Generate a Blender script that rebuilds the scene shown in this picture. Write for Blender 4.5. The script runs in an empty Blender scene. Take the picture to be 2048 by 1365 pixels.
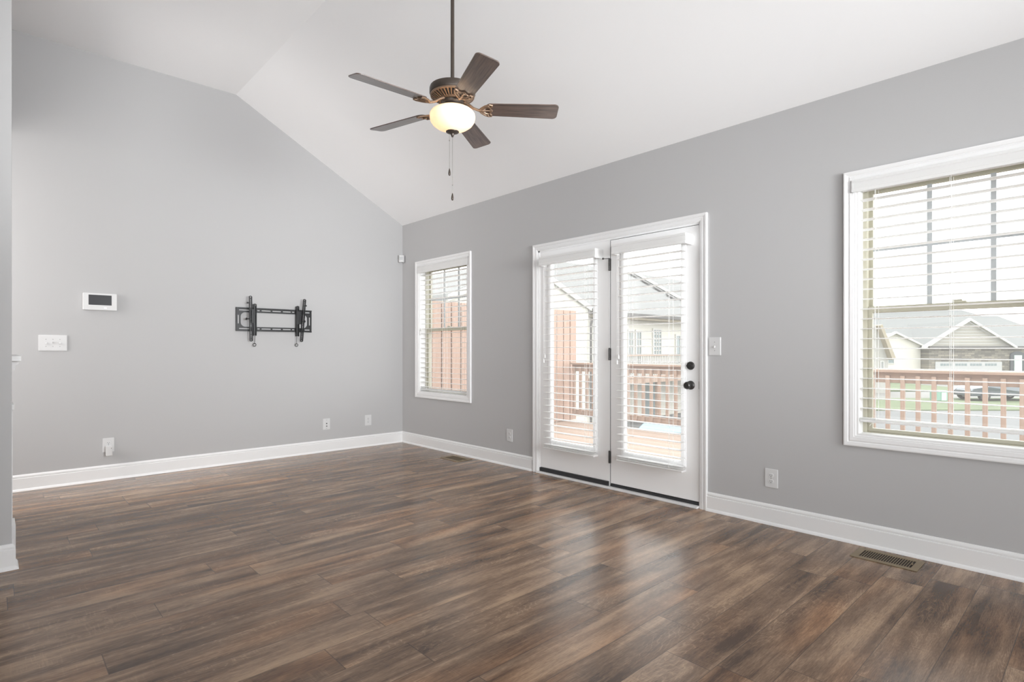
import bpy, bmesh, math, random
from mathutils import Vector, Matrix

random.seed(7)
C = bpy.context.scene.collection
S = bpy.context.scene
R = math.radians
PI = math.pi

# ------------------------------------------------------------------ camera
cam_d = bpy.data.cameras.new('camera')
cam = bpy.data.objects.new('camera', cam_d)
C.objects.link(cam)
cam.location = (0, 0, 1.165)
cam.rotation_euler = (R(90), 0, R(-42.9))
cam_d.sensor_width = 36
cam_d.lens = 1118 / 2048 * 36
cam_d.shift_y = 17.5 / 2048
cam_d.clip_start = 0.05
cam_d.clip_end = 500
S.camera = cam

# ------------------------------------------------------------------ sky
w = bpy.data.worlds.new('overcast_sky')
S.world = w
w.use_nodes = True
nt = w.node_tree
bg = nt.nodes['Background']
bg.inputs[0].default_value = (0.955, 0.98, 1.0, 1)
bg.inputs[1].default_value = 4.6

# ------------------------------------------------------------------ lights
def area(name, loc, rot, sx, sy, power, col=(1, 1, 1), portal=False, spread=180):
    d = bpy.data.lights.new(name, 'AREA')
    d.shape = 'RECTANGLE'
    d.size, d.size_y = sx, sy
    d.energy = power
    d.color = col
    d.spread = R(spread)
    if portal:
        d.cycles.is_portal = True
    o = bpy.data.objects.new(name, d)
    C.objects.link(o)
    o.location = loc
    o.rotation_euler = [R(a) for a in rot]
    return o
def aimed(name, loc, target, size, power, spread):
    o = area(name, loc, (0, 0, 0), size, size, power, (0.965, 0.985, 1), spread=spread)
    o.rotation_euler = (Vector(target) - o.location).to_track_quat('-Z', 'Y').to_euler()
    return o
# unseen fill lights added behind and left of camera, brightening walls and ceiling
aimed('rear_fill', (2.5, -1.6, 2.1), (1.8, 6.1, 2.9), 1.5, 36, 95)
aimed('low_fill', (2.6, -1.9, 1.6), (2.6, 6.1, 1.9), 1.2, 32, 60)
aimed('ceiling_fill', (-0.35, 2.5, 1.4), (0.9, 4.9, 3.78), 0.5, 2.7, 70)
aimed('bounced_fill', (-0.3, 0.9, 1.3), (1.6, 3.9, 3.78), 1.6, 13, 100)
aimed('right_fill', (-1.8, -2.2, 1.3), (3.6, 1.2, 0.9), 1.5, 36, 90)
# daylight from the hall window at the far left
area('hall_daylight', (-1.55, 5.68, 1.95), (90, 0, -90), 0.8, 1.9, 85, (1, 0.97, 0.95))
# portals that guide sampling of the sky through the glazing
area('portal_window_small', (3.99, 5.275, 1.41), (90, 0, 90), 1.0, 1.6, 1, portal=True)
area('portal_window_large', (3.99, 0.58, 1.41), (90, 0, 90), 1.0, 1.6, 1, portal=True)
area('portal_doors', (3.99, 2.89, 1.1), (90, 0, 90), 1.66, 2.06, 1, portal=True)

S.view_settings.view_transform = 'Standard'
S.view_settings.look = 'None'
S.view_settings.exposure = -0.1
S.view_settings.gamma = 1.0
S.view_settings.use_curve_mapping = False
S.cycles.use_denoising = True
S.cycles.max_bounces = 10
S.cycles.diffuse_bounces = 6
S.cycles.transparent_max_bounces = 24
S.cycles.sample_clamp_indirect = 6.0
S.cycles.caustics_refractive = False
S.cycles.caustics_reflective = False

# ------------------------------------------------------------------ materials
M = {}
def mat(name, col, rough=0.5, metal=0.0, spec=0.5, var=0.0, vscale=20, bump=0.0, bscale=200, coat=0.0, emit=None, estr=0):
    m = bpy.data.materials.new(name)
    m.use_nodes = True
    t = m.node_tree
    b = t.nodes['Principled BSDF']
    b.inputs['Base Color'].default_value = (*col, 1)
    b.inputs['Roughness'].default_value = rough
    b.inputs['Metallic'].default_value = metal
    b.inputs['Specular IOR Level'].default_value = spec
    b.inputs['Coat Weight'].default_value = coat
    if emit:
        b.inputs['Emission Color'].default_value = (*emit, 1)
        b.inputs['Emission Strength'].default_value = estr
    if var or bump:
        tc = t.nodes.new('ShaderNodeTexCoord')
    if var:
        n = t.nodes.new('ShaderNodeTexNoise')
        n.inputs['Scale'].default_value = vscale
        n.inputs['Detail'].default_value = 4
        t.links.new(tc.outputs['Object'], n.inputs['Vector'])
        r = t.nodes.new('ShaderNodeMapRange')
        r.inputs[3].default_value = 1 - var
        r.inputs[4].default_value = 1 + var
        t.links.new(n.outputs['Fac'], r.inputs[0])
        mx = t.nodes.new('ShaderNodeMix')
        mx.data_type = 'RGBA'
        mx.blend_type = 'MULTIPLY'
        mx.inputs[0].default_value = 1
        mx.inputs[6].default_value = (*col, 1)
        t.links.new(r.outputs[0], mx.inputs[7])
        t.links.new(mx.outputs[2], b.inputs['Base Color'])
    if bump:
        n2 = t.nodes.new('ShaderNodeTexNoise')
        n2.inputs['Scale'].default_value = bscale
        t.links.new(tc.outputs['Object'], n2.inputs['Vector'])
        bp = t.nodes.new('ShaderNodeBump')
        bp.inputs['Strength'].default_value = bump
        bp.inputs['Distance'].default_value = 0.002
        t.links.new(n2.outputs['Fac'], bp.inputs['Height'])
        t.links.new(bp.outputs[0], b.inputs['Normal'])
    M[name] = m
    return m

mat('wall_paint', (0.468, 0.466, 0.468), 0.8, spec=0.2, bump=0.05, bscale=350)
mat('ceiling_paint', (0.85, 0.85, 0.855), 0.9, spec=0.2, bump=0.15, bscale=300)
mat('trim_white', (0.79, 0.79, 0.79), 0.32, bump=0.05, bscale=60)
mat('door_white', (0.90, 0.90, 0.90), 0.4, bump=0.05, bscale=60)
mat('vinyl_tan', (0.45, 0.43, 0.345), 0.45, var=0.03)
mat('muntin_white', (0.44, 0.46, 0.47), 0.5)
mat('bronze_hw', (0.06, 0.058, 0.057), 0.38, 0.6, var=0.15, vscale=60)
mat('black_rubber', (0.03, 0.03, 0.032), 0.6)
mat('plate_white', (0.63, 0.63, 0.63), 0.42, spec=0.3)
mat('plate_grey', (0.28, 0.28, 0.28), 0.5)  # flat grey of the plate screws and the adapter indicator
mat('slot_black', (0.02, 0.02, 0.02), 0.5)
mat('mount_black', (0.012, 0.012, 0.013), 0.38, 0.3, bump=0.1)
mat('screen_black', (0.028, 0.028, 0.031), 0.35, spec=0.15)
mat('button_white', (0.95, 0.95, 0.95), 0.2)
mat('cord_white', (0.85, 0.85, 0.83), 0.6)
mat('brass_register', (0.24, 0.185, 0.115), 0.5, 0.1, var=0.1, vscale=30)
mat('duct_dark', (0.02, 0.013, 0.01), 0.7)
mat('chain_metal', (0.25, 0.24, 0.22), 0.35, 0.9)
mat('fan_bronze', (0.075, 0.06, 0.05), 0.42, 0.5, var=0.2, vscale=40)
mat('fan_copper_edge', (0.28, 0.19, 0.13), 0.4, 0.6, var=0.25, vscale=50)
mat('brick_dark', (0.05, 0.05, 0.05), 0.8)
# outdoors
mat('siding_cream', (0.53, 0.51, 0.45), 0.8, var=0.03)
mat('siding_white', (0.35, 0.34, 0.31), 0.8)
mat('shingle', (0.15, 0.154, 0.148), 0.9, var=0.12, vscale=6)
mat('shingle_light', (0.168, 0.168, 0.162), 0.9, var=0.10, vscale=6)
mat('gutter_dark', (0.07, 0.065, 0.06), 0.6)
mat('fascia_tan', (0.3, 0.26, 0.19), 0.7)
mat('fascia_white', (0.48, 0.47, 0.44), 0.7)
mat('outside_glass', (0.17, 0.205, 0.205), 0.15)
mat('stone', (0.16, 0.15, 0.13), 0.9, var=0.35, vscale=3)
mat('stone_dark', (0.07, 0.075, 0.08), 0.8)
mat('garage_white', (0.36, 0.36, 0.35), 0.6)
mat('grass', (0.115, 0.142, 0.075), 1.0, var=0.3, vscale=0.9)
mat('asphalt', (0.135, 0.137, 0.135), 0.95, var=0.08, vscale=0.7)
mat('concrete', (0.2, 0.195, 0.18), 0.95, var=0.06, vscale=0.7)
mat('car_dark', (0.07, 0.085, 0.095), 0.2, 0.3, coat=1)
mat('car_blue', (0.10, 0.19, 0.27), 0.5, 0.0, coat=0.15)
mat('car_glass', (0.03, 0.04, 0.05), 0.05)
mat('tyre', (0.03, 0.03, 0.03), 0.8)
mat('box_green', (0.20, 0.33, 0.26), 0.7)
mat('box_pale', (0.45, 0.60, 0.50), 0.7)
mat('leaf_dark', (0.10, 0.16, 0.06), 0.9, var=0.4, vscale=8)

def wood(name, base, dark, scale=1.0, rough=0.55, axis=0, groove=None):
    """plain sawn wood, grain along local axis"""
    m = bpy.data.materials.new(name)
    m.use_nodes = True
    t = m.node_tree
    b = t.nodes['Principled BSDF']
    b.inputs['Roughness'].default_value = rough
    tc = t.nodes.new('ShaderNodeTexCoord')
    mp = t.nodes.new('ShaderNodeMapping')
    sc = [14 * scale] * 3
    sc[axis] = 0.9 * scale
    mp.inputs['Scale'].default_value = sc
    t.links.new(tc.outputs['Object'], mp.inputs['Vector'])
    n = t.nodes.new('ShaderNodeTexNoise')
    n.inputs['Scale'].default_value = 3
    n.inputs['Detail'].default_value = 6
    n.inputs['Distortion'].default_value = 0.6
    t.links.new(mp.outputs[0], n.inputs['Vector'])
    r = t.nodes.new('ShaderNodeValToRGB')
    r.color_ramp.elements[0].position = 0.32
    r.color_ramp.elements[1].position = 0.68
    r.color_ramp.elements[0].color = (*dark, 1)
    r.color_ramp.elements[1].color = (*base, 1)
    t.links.new(n.outputs['Fac'], r.inputs[0])
    last = r.outputs[0]
    if groove:
        gaxis, pitch = groove
        sx = t.nodes.new('ShaderNodeSeparateXYZ')
        t.links.new(tc.outputs['Object'], sx.inputs[0])
        d = t.nodes.new('ShaderNodeMath'); d.operation = 'DIVIDE'
        t.links.new(sx.outputs[gaxis], d.inputs[0]); d.inputs[1].default_value = pitch
        f = t.nodes.new('ShaderNodeMath'); f.operation = 'FRACT'
        t.links.new(d.outputs[0], f.inputs[0])
        g = t.nodes.new('ShaderNodeMath'); g.operation = 'LESS_THAN'
        t.links.new(f.outputs[0], g.inputs[0]); g.inputs[1].default_value = 0.05
        mx = t.nodes.new('ShaderNodeMix'); mx.data_type = 'RGBA'
        t.links.new(g.outputs[0], mx.inputs[0])
        t.links.new(last, mx.inputs[6])
        mx.inputs[7].default_value = (*[c * 0.35 for c in dark], 1)
        last = mx.outputs[2]
    t.links.new(last, b.inputs['Base Color'])
    M[name] = m
    return m
wood('cedar_rail', (0.40, 0.288, 0.222), (0.335, 0.232, 0.176), 1, 0.7, axis=1)
wood('cedar_post', (0.40, 0.288, 0.222), (0.335, 0.232, 0.176), 1, 0.7, axis=2)
wood('cedar_board', (0.44, 0.295, 0.225), (0.37, 0.24, 0.178), 1, 0.7, axis=2)
wood('deck_wood', (0.36, 0.265, 0.205), (0.31, 0.22, 0.165), 1, 0.75, axis=1, groove=(0, 0.145))
wood('blade_wood', (0.135, 0.088, 0.070), (0.034, 0.021, 0.017), 2.2, 0.34, axis=0)
_b = M['blade_wood'].node_tree.nodes['Principled BSDF']
_b.inputs['Specular IOR Level'].default_value = 0.6
_b.inputs['Coat Weight'].default_value = 0.8
_b.inputs['Coat Roughness'].default_value = 0.24

def stone_mat():
    """stacked ledge stone"""
    m = M['stone']
    t = m.node_tree
    b = t.nodes['Principled BSDF']
    tc = t.nodes.new('ShaderNodeTexCoord')
    mp = t.nodes.new('ShaderNodeMapping')
    mp.inputs['Rotation'].default_value = (R(90), 0, 0)
    br = t.nodes.new('ShaderNodeTexBrick')
    br.inputs['Color1'].default_value = (0.25, 0.225, 0.18, 1)
    br.inputs['Color2'].default_value = (0.10, 0.095, 0.08, 1)
    br.inputs['Mortar'].default_value = (0.07, 0.065, 0.06, 1)
    br.inputs['Scale'].default_value = 1.0
    br.inputs['Brick Width'].default_value = 0.62
    br.inputs['Row Height'].default_value = 0.17
    br.inputs['Mortar Size'].default_value = 0.012
    t.links.new(tc.outputs['Object'], mp.inputs[0])
    t.links.new(mp.outputs[0], br.inputs['Vector'])
    t.links.new(br.outputs['Color'], b.inputs['Base Color'])
stone_mat()

def floor_mat():
    m = bpy.data.materials.new('vinyl_plank')
    m.use_nodes = True
    t = m.node_tree
    L = t.links.new
    b = t.nodes['Principled BSDF']
    def N(kind, **kw):
        n = t.nodes.new(kind)
        for k, v in kw.items():
            setattr(n, k, v)
        return n
    def math_(op, a, bb=None, c=None):
        n = N('ShaderNodeMath', operation=op)
        for i, v in enumerate((a, bb, c)):
            if v is None:
                continue
            if isinstance(v, (int, float)):
                n.inputs[i].default_value = v
            else:
                L(v, n.inputs[i])
        return n.outputs[0]
    tc = N('ShaderNodeTexCoord')
    sx = N('ShaderNodeSeparateXYZ')
    L(tc.outputs['Object'], sx.inputs[0])
    x, y = sx.outputs[0], sx.outputs[1]
    yr = math_('DIVIDE', math_('SUBTRACT', y, 1.541), 0.182)
    row = math_('FLOOR', yr)
    wn = N('ShaderNodeTexWhiteNoise', noise_dimensions='1D')
    L(math_('ADD', row, 37.3), wn.inputs['W'])
    off = math_('MULTIPLY', wn.outputs['Value'], 1.22)
    xc = math_('DIVIDE', math_('ADD', x, off), 1.22)
    col = math_('FLOOR', xc)
    pid = math_('ADD', math_('MULTIPLY', row, 17.31), math_('MULTIPLY', col, 5.77))
    wn2 = N('ShaderNodeTexWhiteNoise', noise_dimensions='1D')
    L(pid, wn2.inputs['W'])
    tone = wn2.outputs['Value']
    def noise(sx_, sy_, scale, detail, dist=0.0, rough=0.5):
        cx_ = N('ShaderNodeCombineXYZ')
        L(math_('MULTIPLY', x, sx_), cx_.inputs[0])
        L(math_('MULTIPLY', y, sy_), cx_.inputs[1])
        L(math_('MULTIPLY', pid, 3.17), cx_.inputs[2])
        n = N('ShaderNodeTexNoise')
        n.inputs['Scale'].default_value = scale
        n.inputs['Detail'].default_value = detail
        n.inputs['Distortion'].default_value = dist
        n.inputs['Roughness'].default_value = rough
        L(cx_.outputs[0], n.inputs['Vector'])
        return n.outputs['Fac']
    broad = noise(0.9, 6.5, 1.7, 2, 0.4)
    mid = noise(1.6, 26, 1.6, 4, 0.8)
    fine = noise(7, 150, 1.5, 3, 0.2)
    fleck = noise(34, 260, 1.2, 2, 0.0)
    mott = noise(11, 42, 1.5, 3, 0.6)
    blot = noise(3.2, 6.0, 1.3, 2)
    # cathedral growth rings: nested arcs running along the plank
    fyl = math_('ADD', math_('SUBTRACT', math_('FRACT', yr), 0.5), math_('MULTIPLY', math_('SUBTRACT', tone, 0.5), 0.5))
    warp = noise(2.6, 9.0, 1.5, 3, 0.4)
    tt = math_('ADD', math_('MULTIPLY', x, 15.0), math_('MULTIPLY', math_('MULTIPLY', fyl, fyl), 16.0))
    tt = math_('ADD', tt, math_('MULTIPLY', warp, 9.0))
    tri = math_('ABSOLUTE', math_('SUBTRACT', math_('MULTIPLY', math_('FRACT', tt), 2.0), 1.0))
    line = math_('POWER', tri, 7.0)
    rmask = math_('MINIMUM', 1.0, math_('MAXIMUM', 0.0, math_('MULTIPLY', math_('SUBTRACT', noise(0.8, 4.0, 1.6, 1), 0.50), 9.0)))
    rings = math_('MULTIPLY', line, rmask)
    # saw marks across the grain
    saw = noise(130, 9, 1.0, 2)
    sawm = math_('MULTIPLY', math_('GREATER_THAN', saw, 0.60), math_('SMOOTH_MIN', 1.0, math_('MAXIMUM', 0.0, math_('MULTIPLY', math_('SUBTRACT', blot, 0.50), 6.0)), 0.1))
    v = math_('ADD', math_('MULTIPLY', math_('SUBTRACT', broad, 0.5), 1.55), 0.5)
    v = math_('ADD', v, math_('MULTIPLY', math_('SUBTRACT', mid, 0.5), 0.40))
    v = math_('ADD', v, math_('MULTIPLY', math_('SUBTRACT', fine, 0.5), 0.42))
    v = math_('ADD', v, math_('MULTIPLY', math_('SUBTRACT', blot, 0.5), 0.30))
    v = math_('ADD', v, math_('MULTIPLY', math_('SUBTRACT', tone, 0.5), 0.20))
    v = math_('ADD', v, math_('MULTIPLY', rings, 0.26))
    v = math_('ADD', v, math_('MULTIPLY', math_('SUBTRACT', fleck, 0.5), 0.45))
    v = math_('ADD', v, math_('MULTIPLY', math_('SUBTRACT', mott, 0.5), 0.26))
    v = math_('ADD', v, math_('MULTIPLY', sawm, 0.10))
    rp = N('ShaderNodeValToRGB')
    e = rp.color_ramp.elements
    e[0].position = 0.12; e[0].color = (0.072, 0.044, 0.029, 1)
    e[1].position = 0.95; e[1].color = (0.430, 0.295, 0.190, 1)
    e2 = e.new(0.38); e2.color = (0.155, 0.097, 0.061, 1)
    e3 = e.new(0.62); e3.color = (0.250, 0.163, 0.105, 1)
    L(v, rp.inputs[0])
    # warm tan patches per plank
    warm = N('ShaderNodeMix', data_type='RGBA', blend_type='MULTIPLY')
    L(math_('MULTIPLY', math_('MAXIMUM', 0.0, math_('SUBTRACT', noise(0.9, 3.0, 1.4, 1), 0.50)), 2.6), warm.inputs[0])
    L(rp.outputs[0], warm.inputs[6])
    warm.inputs[7].default_value = (1.15, 0.90, 0.68, 1)
    # seams
    fy = math_('FRACT', yr)
    fx = math_('FRACT', xc)
    ey = math_('LESS_THAN', math_('MINIMUM', fy, math_('SUBTRACT', 1.0, fy)), 0.0075)
    ex = math_('LESS_THAN', math_('MINIMUM', fx, math_('SUBTRACT', 1.0, fx)), 0.0014)
    seam = math_('MAXIMUM', ey, ex)
    mx = N('ShaderNodeMix', data_type='RGBA')
    L(math_('MULTIPLY', seam, 0.62), mx.inputs[0])
    L(warm.outputs[2], mx.inputs[6])
    mx.inputs[7].default_value = (0.03, 0.022, 0.018, 1)
    L(mx.outputs[2], b.inputs['Base Color'])
    rr = N('ShaderNodeMapRange')
    rr.inputs[3].default_value = 0.17
    rr.inputs[4].default_value = 0.27
    L(fine, rr.inputs[0])
    L(rr.outputs[0], b.inputs['Roughness'])
    b.inputs['Specular IOR Level'].default_value = 0.38
    bp = N('ShaderNodeBump')
    bp.inputs['Strength'].default_value = 0.25
    bp.inputs['Distance'].default_value = 0.0012
    hh = math_('SUBTRACT', math_('ADD', fine, math_('MULTIPLY', mid, 0.6)), math_('MULTIPLY', seam, 1.2))
    L(hh, bp.inputs['Height'])
    L(bp.outputs[0], b.inputs['Normal'])
    M['vinyl_plank'] = m
floor_mat()

def glass_mat():
    m = bpy.data.materials.new('pane_glass')
    m.use_nodes = True
    t = m.node_tree
    t.nodes.remove(t.nodes['Principled BSDF'])
    out = t.nodes['Material Output']
    tr = t.nodes.new('ShaderNodeBsdfTransparent')
    tr.inputs[0].default_value = (0.985, 0.99, 0.985, 1)
    gl = t.nodes.new('ShaderNodeBsdfGlossy')
    gl.inputs['Roughness'].default_value = 0.02
    lw = t.nodes.new('ShaderNodeLayerWeight')
    lw.inputs[0].default_value = 0.5
    pw = t.nodes.new('ShaderNodeMath'); pw.operation = 'POWER'
    t.links.new(lw.outputs['Facing'], pw.inputs[0]); pw.inputs[1].default_value = 5
    fr = t.nodes.new('ShaderNodeMapRange')
    fr.inputs[3].default_value = 0.035
    t.links.new(pw.outputs[0], fr.inputs[0])
    mx = t.nodes.new('ShaderNodeMixShader')
    t.links.new(fr.outputs[0], mx.inputs[0])
    t.links.new(tr.outputs[0], mx.inputs[1])
    t.links.new(gl.outputs[0], mx.inputs[2])
    veil = t.nodes.new('ShaderNodeBsdfTranslucent')      # veil put into the glass, imitating bright haze that washes out the outdoors
    veil.inputs[0].default_value = (0.9, 0.9, 0.88, 1)
    m2 = t.nodes.new('ShaderNodeMixShader')
    nz = t.nodes.new('ShaderNodeTexNoise')
    nz.inputs['Scale'].default_value = 3
    rg = t.nodes.new('ShaderNodeMapRange')
    rg.inputs[3].default_value = 0.035
    rg.inputs[4].default_value = 0.055
    t.links.new(nz.outputs['Fac'], rg.inputs[0])
    t.links.new(rg.outputs[0], m2.inputs[0])
    t.links.new(mx.outputs[0], m2.inputs[1])
    t.links.new(veil.outputs[0], m2.inputs[2])
    t.links.new(m2.outputs[0], out.inputs[0])
    M['pane_glass'] = m
glass_mat()

def thin_mat(name, col, trans, rough=0.4):
    """thin sheet that lets some light through (blind slats, glass lamp bowl)"""
    m = bpy.data.materials.new(name)
    m.use_nodes = True
    t = m.node_tree
    b = t.nodes['Principled BSDF']
    b.inputs['Base Color'].default_value = (*col, 1)
    b.inputs['Roughness'].default_value = rough
    out = t.nodes['Material Output']
    tr = t.nodes.new('ShaderNodeBsdfTranslucent')
    tr.inputs[0].default_value = (*col, 1)
    nz = t.nodes.new('ShaderNodeTexNoise')
    nz.inputs['Scale'].default_value = 8
    rg = t.nodes.new('ShaderNodeMapRange')
    rg.inputs[3].default_value = trans * 0.9
    rg.inputs[4].default_value = trans * 1.1
    t.links.new(nz.outputs['Fac'], rg.inputs[0])
    mx = t.nodes.new('ShaderNodeMixShader')
    t.links.new(rg.outputs[0], mx.inputs[0])
    t.links.new(b.outputs[0], mx.inputs[1])
    t.links.new(tr.outputs[0], mx.inputs[2])
    t.links.new(mx.outputs[0], out.inputs[0])
    M[name] = m
thin_mat('slat_white', (0.93, 0.93, 0.925), 0.42, 0.4)
thin_mat('bowl_glass', (0.97, 0.91, 0.82), 0.30, 0.25)

# ------------------------------------------------------------------ mesh helpers
class B:
    """collects shapes into one mesh"""
    def __init__(self, mtx=None):
        self.bm = bmesh.new()
        self.m = mtx or Matrix.Identity(4)
    def _v(self, p):
        return self.bm.verts.new(self.m @ Vector(p))
    def _f(self, vs):
        try:
            return self.bm.faces.new(vs)
        except ValueError:
            return None
    def box(self, x0, x1, y0, y1, z0, z1):
        x0, x1 = sorted((x0, x1)); y0, y1 = sorted((y0, y1)); z0, z1 = sorted((z0, z1))
        v = [self._v(p) for p in ((x0, y0, z0), (x1, y0, z0), (x1, y1, z0), (x0, y1, z0), (x0, y0, z1), (x1, y0, z1), (x1, y1, z1), (x0, y1, z1))]
        for f in ((0, 3, 2, 1), (4, 5, 6, 7), (0, 1, 5, 4), (1, 2, 6, 5), (2, 3, 7, 6), (3, 0, 4, 7)):
            self._f([v[i] for i in f])
        return self
    def prism(self, pts, axis, a, b):
        """polygon pts extruded along axis from a to b; pts are the other two coordinates in xyz order"""
        def P(p, t):
            q = list(p); q.insert(axis, t); return q
        va = [self._v(P(p, a)) for p in pts]
        vb = [self._v(P(p, b)) for p in pts]
        self._f(va[::-1]); self._f(vb)
        n = len(pts)
        for i in range(n):
            self._f([va[i], va[(i + 1) % n], vb[(i + 1) % n], vb[i]])
        return self
    def ring(self, outer, inner, axis, a, b):
        """frame: two loops of the same count, extruded"""
        def P(p, t):
            q = list(p); q.insert(axis, t); return q
        n = len(outer)
        oa = [self._v(P(p, a)) for p in outer]; ob = [self._v(P(p, b)) for p in outer]
        ia = [self._v(P(p, a)) for p in inner]; ib = [self._v(P(p, b)) for p in inner]
        for i in range(n):
            j = (i + 1) % n
            self._f([oa[i], oa[j], ia[j], ia[i]]); self._f([ob[j], ob[i], ib[i], ib[j]])
            self._f([oa[j], oa[i], ob[i], ob[j]]); self._f([ia[i], ia[j], ib[j], ib[i]])
        return self
    def lathe(self, prof, c=(0, 0, 0), seg=40, axis=2, closed=False):
        loops = []
        for r, h in prof:
            lp = []
            for k in range(seg):
                a = 2 * PI * k / seg
                p = [0, 0, 0]
                p[axis] = h
                p[(axis + 1) % 3] = r * math.cos(a)
                p[(axis + 2) % 3] = r * math.sin(a)
                lp.append(self._v([p[i] + c[i] for i in range(3)]))
            loops.append(lp)
        for a, b in zip(loops, loops[1:]):
            for k in range(seg):
                self._f([a[k], a[(k + 1) % seg], b[(k + 1) % seg], b[k]])
        if not closed:
            self._f(loops[0][::-1]); self._f(loops[-1])
        else:
            for k in range(seg):
                self._f([loops[-1][k], loops[-1][(k + 1) % seg], loops[0][(k + 1) % seg], loops[0][k]])
        return self
    def tube(self, path, r, seg=8, cap=True):
        pts = [Vector(p) for p in path]
        rs = r if isinstance(r, (list, tuple)) else [r] * len(pts)
        loops = []
        for i, p in enumerate(pts):
            d = (pts[min(i + 1, len(pts) - 1)] - pts[max(i - 1, 0)]).normalized()
            u = d.orthogonal().normalized() if i == 0 else (u - d * u.dot(d)).normalized()
            v = d.cross(u)
            loops.append([self._v(p + (u * math.cos(2 * PI * k / seg) + v * math.sin(2 * PI * k / seg)) * rs[i]) for k in range(seg)])
        for a, b in zip(loops, loops[1:]):
            for k in range(seg):
                self._f([a[k], a[(k + 1) % seg], b[(k + 1) % seg], b[k]])
        if cap:
            self._f(loops[0][::-1]); self._f(loops[-1])
        return self
    def torus(self, c, R_, r, axis=1, seg=28, ms=8):
        pts = []
        for k in range(seg + 1):
            a = 2 * PI * k / seg
            p = [0, 0, 0]
            p[(axis + 1) % 3] = R_ * math.cos(a); p[(axis + 2) % 3] = R_ * math.sin(a)
            pts.append([p[i] + c[i] for i in range(3)])
        return self.tube(pts, r, ms, cap=False)
    def make(self, name, m, parent=None, loc=(0, 0, 0), bevel=0.0, smooth=False, seg=2):
        me = bpy.data.meshes.new(name)
        bmesh.ops.remove_doubles(self.bm, verts=self.bm.verts, dist=1e-6)
        bmesh.ops.recalc_face_normals(self.bm, faces=self.bm.faces)
        if smooth:
            for f in self.bm.faces:
                f.smooth = True
        self.bm.to_mesh(me); self.bm.free()
        if smooth:
            me.set_sharp_from_angle(angle=R(38))
        me.materials.append(M[m])
        o = bpy.data.objects.new(name, me)
        C.objects.link(o)
        o.location = loc
        if parent:
            o.parent = parent
        if bevel:
            bv = o.modifiers.new('bevel', 'BEVEL')
            bv.width = bevel; bv.segments = seg; bv.limit_method = 'ANGLE'; bv.angle_limit = R(40)
            bv.harden_normals = False
        return o

def tag(o, label=None, cat=None, group=None, kind=None):
    if label: o['label'] = label
    if cat: o['category'] = cat
    if group: o['group'] = group
    if kind: o['kind'] = kind
    return o
def thing(name, label, cat, loc=(0, 0, 0), rz=0, group=None, kind=None):
    o = bpy.data.objects.new(name, None)
    o.empty_display_size = 0.1
    C.objects.link(o)
    o.location = loc
    o.rotation_euler = (0, 0, rz)
    return tag(o, label, cat, group, kind)
def rect(x0, x1, z0, z1):
    return [(x0, z0), (x1, z0), (x1, z1), (x0, z1)]
def rrect(x0, x1, z0, z1, r, n=4):
    out = []
    for cx, cz, a0 in ((x1 - r, z1 - r, 0), (x0 + r, z1 - r, 90), (x0 + r, z0 + r, 180), (x1 - r, z0 + r, 270)):
        for k in range(n + 1):
            a = R(a0 + 90 * k / n)
            out.append((cx + r * math.cos(a), cz + r * math.sin(a)))
    return out

# ------------------------------------------------------------------ the room
XW, YB, XL, YR = 3.803, 6.129, -4.6, -3.6
RX, RZ, EZ = 1.83, 3.785, 2.737
B().box(XL, XW, YR, YB, -0.12, 0).make('floor', 'vinyl_plank')
B().prism([(XW, EZ), (RX, RZ), (XL, RZ), (XL, RZ + .12), (RX, RZ + .12), (XW, EZ + .12)], 1, YR, YB).make('ceiling', 'ceiling_paint')
B().prism([(XL, -.12), (XW + .15, -.12), (XW + .15, EZ + .1), (RX, RZ + .12), (XL, RZ + .12)], 1, YB, YB + .12).make('wall_back', 'wall_paint')
def wall_holes(axis, c0, c1, u0, u1, z0, z1, holes, name):
    us = sorted({u0, u1, *[h[0] for h in holes], *[h[1] for h in holes]})
    zs = sorted({z0, z1, *[h[2] for h in holes], *[h[3] for h in holes]})
    b = B()
    for a, bb in zip(us, us[1:]):
        for c, d in zip(zs, zs[1:]):
            mu, mz = (a + bb) / 2, (c + d) / 2
            if any(h[0] < mu < h[1] and h[2] < mz < h[3] for h in holes):
                continue
            b.box(c0, c1, a, bb, c, d) if axis == 0 else b.box(a, bb, c0, c1, c, d)
    # drop coincident inner faces
    bmesh.ops.remove_doubles(b.bm, verts=b.bm.verts, dist=1e-5)
    seen = {}
    for f in b.bm.faces:
        k = tuple(sorted(v.index for v in f.verts)) if False else frozenset(f.verts)
        seen.setdefault(k, []).append(f)
    bmesh.ops.delete(b.bm, geom=[f for fs in seen.values() if len(fs) > 1 for f in fs], context='FACES')
    return b.make(name, 'wall_paint')
WIN1, WIN2 = (4.802, 5.750), (0.105, 1.052)
WZ0, WZ1 = 0.652, 2.172
DOOR = (2.060, 3.730)
wall_holes(0, XW, XW + .15, YR, YB, -.12, EZ + .1, [(*WIN1, WZ0, WZ1), (*WIN2, WZ0, WZ1), (*DOOR, -.02, 2.108)], 'wall_right')
wall_holes(1, YR - .12, YR, XL - .12, XW + .15, -.12, RZ + .12, [(-1.5, 3.3, .4, 2.6)], 'wall_rear')
wall_holes(0, XL - .12, XL, YR, YB, -.12, RZ + .12, [], 'wall_side')
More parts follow.
